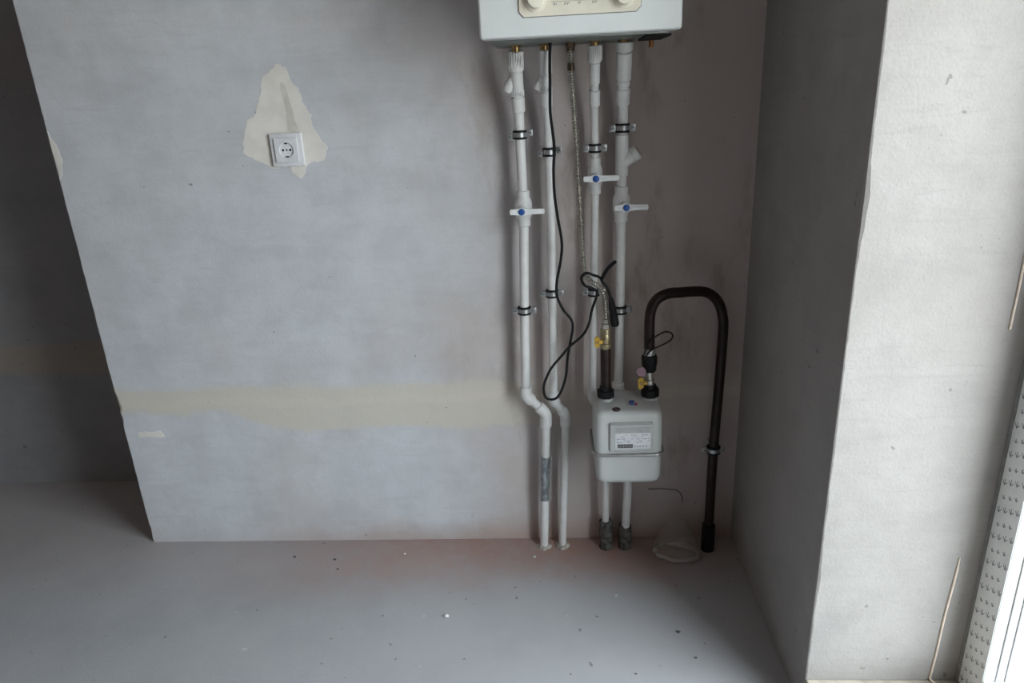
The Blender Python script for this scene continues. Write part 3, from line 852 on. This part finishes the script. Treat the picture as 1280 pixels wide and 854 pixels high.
obj('collar', MB().lathe((0.2388, GY, 0.661), (0, 0, 1), [(0, 0.0150), (0.002, 0.0158), (0.016, 0.0152), (0.018, 0.0140)], 16), 'steel', gr)
obj('seal_disc', MB().lathe((0.2185, -0.160, 0.6215), (-0.35, -1, 0.12), [(0, 0.0120), (0.008, 0.0128), (0.010, 0.0112), (0.0105, 0.0)], 20), 'pink', gr)['label'] = 'round pink plastic seal disc'
# wire loop of the seal
wl = crom([(0.2250, -0.164, 0.655), (0.2330, -0.164, 0.671), (0.2470, -0.162, 0.683), (0.2680, -0.156, 0.690), (0.2890, -0.150, 0.699), (0.2970, -0.148, 0.710), (0.2920, -0.148, 0.720), (0.2760, -0.150, 0.724), (0.2560, -0.160, 0.718), (0.2420, -0.163, 0.708), (0.2300, -0.160, 0.690), (0.2240, -0.162, 0.668)], 8)
o = obj('seal_wire', MB().tube(wl, 0.0021, 8), 'brown')
tag(o, 'thin dark wire loop hooked round the riser above the meter', 'wire')
clamp(0.4368, 0.335, 0.0134, 'clamp holding the dark brown gas riser to the wall near the floor', -0.06, 0.018)

# ------------------------------------------------------------------ power cable
pc = thing('power_cable', (0.006, -0.11, 1.425), 'black power cable hanging from the boiler in a long loop with a plug', 'cable')
cab = [(0.006,1.427),(0.003,1.381),(0.002,1.321),(0.001,1.267),(0.007,1.205),(0.008,1.176),(0.005,1.129),(0.006,1.075),(0.012,1.020),(0.021,0.955),(0.017,0.908),(0.006,0.854),(0.006,0.814),(0.021,0.778),(0.041,0.750),(0.044,0.726),(0.037,0.686),(0.029,0.643),(0.024,0.595),(0.013,0.555),(-0.002,0.533),(-0.019,0.528),(-0.033,0.536),(-0.037,0.561),(-0.031,0.586),(-0.014,0.620),(0.013,0.653),(0.037,0.681),(0.068,0.708),(0.086,0.740),(0.095,0.777),(0.103,0.813),(0.105,0.836),(0.090,0.847),(0.076,0.852),(0.067,0.868),(0.079,0.882),(0.097,0.876),(0.115,0.863),(0.123,0.849),(0.134,0.835),(0.142,0.807)]
ys = []
n = len(cab)
for i in range(n):
    y = -0.110
    if i < 3: y = (-0.137, -0.130, -0.118)[i]
    if 20 <= i <= 29: y = -0.118          # return leg passes in front
    if i in (32, 33, 34): y = -0.150       # over the hose
    if i in (31, 35): y = -0.138
    if i in (36, 37): y = -0.140
    if i >= 38: y = -0.118
    ys.append(y)
obj('cord', MB().tube(crom([(x, y, z) for (x, z), y in zip(cab, ys)], 6), 0.0035, 10), 'cable', pc)
m = MB()
m.tube(crom([(0.142, -0.116, 0.810), (0.146, -0.112, 0.786), (0.150, -0.110, 0.760), (0.1545, -0.110, 0.730)], 6), [0.0042, 0.005, 0.006, 0.007, 0.0075, 0.008, 0.0085, 0.009, 0.0095, 0.0095, 0.0095, 0.0095, 0.0098, 0.011, 0.011, 0.011, 0.0112, 0.0112, 0.009], 14)
obj('plug', m, 'rubber', pc)
m = MB()
m.tube(crom([(0.119, -0.118, 0.858), (0.126, -0.119, 0.872), (0.134, -0.120, 0.885), (0.144, -0.121, 0.896), (0.1545, -0.122, 0.905)], 5), 0.0046, 10)
obj('cable_tie_tail', m, 'cable', pc)

# ------------------------------------------------------------------ wall socket
sk = thing('wall_socket', (-0.681, 0, 1.2015), 'white square power socket on the cream filler patch', 'socket')
sx0, sx1, sz0, sz1 = -0.7235, -0.6385, 1.1600, 1.2430
fr = obj('cover_frame', MB().box(sx0, sx1, -0.001, -0.0095, sz0, sz1, 0.0025, 3), 'socket', sk)
cx, cz = -0.681, 1.2015
# insert with a round well: ring of quads from square to circle, well wall and floor
def insert(cx, cz, half, rad, yf, yb, seg=32):
    vs, fs = [], []
    for k in range(seg):
        a = 2 * math.pi * k / seg
        c, s = math.cos(a), math.sin(a)
        q = half / max(abs(c), abs(s))
        vs += [(cx + c * q, yf + 0.004, cz + s * q), (cx + c * q * 0.985, yf, cz + s * q * 0.985), (cx + c * rad, yf, cz + s * rad), (cx + c * rad * 0.96, yb, cz + s * rad * 0.96)]
    for k in range(seg):
        k2 = (k + 1) % seg
        for j in range(3):
            fs.append([k * 4 + j, k2 * 4 + j, k2 * 4 + j + 1, k * 4 + j + 1])
    fs.append([k * 4 + 3 for k in range(seg)])
    return MB().add(vs, fs)
obj('insert', insert(cx, cz, 0.0300, 0.0190, -0.0140, -0.0098), 'socket', sk)
wf = obj('contact_plate', MB().lathe((cx, -0.0096, cz), (0, -1, 0), [(0, 0.0186), (0.0008, 0.0186)], 32), 'socket', sk)
for dx in (-0.0095, 0.0095):
    obj('contact_hole', MB().lathe((cx + dx, -0.0103, cz), (0, -1, 0), [(0, 0.0030), (0.0004, 0.0030)], 16), 'hole', wf)
for s in (-1, 1):
    obj('earth_clip', MB().box(cx - 0.0032, cx + 0.0032, -0.0100, -0.0132, cz + s * 0.0180, cz + s * 0.0150, 0.0006), 'digit', wf)
obj('centre_screw', MB().lathe((cx, -0.0103, cz), (0, -1, 0), [(0, 0.0028), (0.0006, 0.0026)], 14), 'steel', wf)

# ------------------------------------------------------------------ clear plastic bag on the floor
pb = thing('plastic_bag', (0.335, -0.085, 0), 'crumpled clear plastic bag lying on the floor between meter and riser', 'plastic bag')
m = MB()
vs, fs = [], []
NU, NV = 30, 12
for j in range(NV):
    t = j / (NV - 1)
    for i in range(NU):
        a = 2 * math.pi * i / NU
        rx = 0.068 * (1 - t) ** 0.55 + 0.004
        ry = 0.044 * (1 - t) ** 0.6 + 0.003
        p = Vector((0.338 + rx * math.cos(a) + 0.004 * t, -0.082 + ry * math.sin(a) + 0.034 * t, 0.008 + 0.088 * t))
        q = noise.noise_vector(Vector((p.x * 38, p.y * 38, p.z * 38)))
        q2 = noise.noise_vector(Vector((p.x * 95, p.y * 95, p.z * 95)))
        p += q * 0.009 + q2 * 0.004
        p.z = max(p.z, 0.002)
        vs.append(p)
for j in range(NV - 1):
    for i in range(NU):
        fs.append([j * NU + i, j * NU + (i + 1) % NU, (j + 1) * NU + (i + 1) % NU, (j + 1) * NU + i])
m.add(vs, fs)
obj('film_body', m, 'bag', pb)
ring = []
for i in range(34):
    a = 2 * math.pi * i / 32
    q = noise.noise_vector(Vector((math.cos(a) * 2, math.sin(a) * 2, 3)))
    ring.append((0.338 + 0.066 * math.cos(a) + q.x * 0.008, -0.096 + 0.036 * math.sin(a) + q.y * 0.006, 0.014 + 0.012 * math.cos(a + 2.6) + 0.005 * q.z + 0.009 * math.sin(a)))
MAT['baglip'] = thin_clear('rolled_plastic_film', (0.95, 0.95, 0.95), (0.62, 0.58, 0.56), 0.36)
obj('rolled_lip', MB().tube(ring, [0.0058 + 0.0022 * math.sin(i * 1.7) + 0.0015 * math.sin(i * 0.9 + 1) for i in range(34)], 10), 'baglip', pb)

# thin wire stub from the wall right of the meter
o = obj('wall_wire', MB().tube(crom([(0.259, 0.004, 0.168), (0.275, -0.004, 0.1735), (0.2995, -0.005, 0.1748), (0.327, -0.006, 0.173), (0.3472, -0.005, 0.1685), (0.3605, -0.005, 0.156), (0.3660, -0.003, 0.138), (0.3681, 0.003, 0.1123)], 6), 0.0011, 6), 'brown')
tag(o, 'hair-thin dark wire arching over the wall below and right of the meter', 'wire')

# ------------------------------------------------------------------ crumbs on the floor
def crumb(x, y, s, mat, label, group):
    bm = bmesh.new()
    bmesh.ops.create_icosphere(bm, subdivisions=1, radius=1)
    for v in bm.verts:
        q = noise.noise_vector(Vector(v.co) * 1.7 + Vector((x * 50, y * 50, 0)))
        c = v.co + q * 0.35
        v.co = Vector((x + c.x * s, y + c.y * s * 0.7, max(0.0, s * 0.45 + c.z * s * 0.5)))
    o = obj('crumb', MB().bm(bm), mat, smooth=False)
    tag(o, label, 'crumb', group)
crumb(-0.3139, -0.3447, 0.008, 'crumb', 'pale plaster crumb on the open grey floor left of centre', 'pale crumbs on the floor')
crumb(-0.0826, -0.0954, 0.006, 'crumb', 'pale plaster crumb on the floor in front of the leftmost pipe', 'pale crumbs on the floor')
crumb(0.145, -0.2658, 0.005, 'crumb', 'pale plaster crumb on the floor in front of the meter', 'pale crumbs on the floor')
crumb(-0.480, -0.075, 0.005, 'crumb', 'pale plaster crumb near the wall on the reddish floor dust', 'pale crumbs on the floor')
crumb(0.2906, -0.4045, 0.006, 'darkcrumb', 'larger dark crumb on the floor left of the shaded pier', 'dark crumbs on the floor')
crumb(0.3183, -0.4898, 0.004, 'darkcrumb', 'dark crumb nearer the bottom edge, left of the shaded pier', 'dark crumbs on the floor')
crumb(0.1679, -0.5397, 0.003, 'darkcrumb', 'tiny dark crumb at the bottom edge, below the meter', 'dark crumbs on the floor')
crumb(-0.820, -0.085, 0.005, 'darkcrumb', 'dark crumb on the floor near the wall, left of the two nearby', 'dark crumbs on the floor')
crumb(-0.690, -0.100, 0.005, 'darkcrumb', 'dark crumb on the floor near the wall below the socket', 'dark crumbs on the floor')
crumb(-0.668, -0.145, 0.004, 'darkcrumb', 'small dark crumb on the floor farthest from the wall below the socket', 'dark crumbs on the floor')
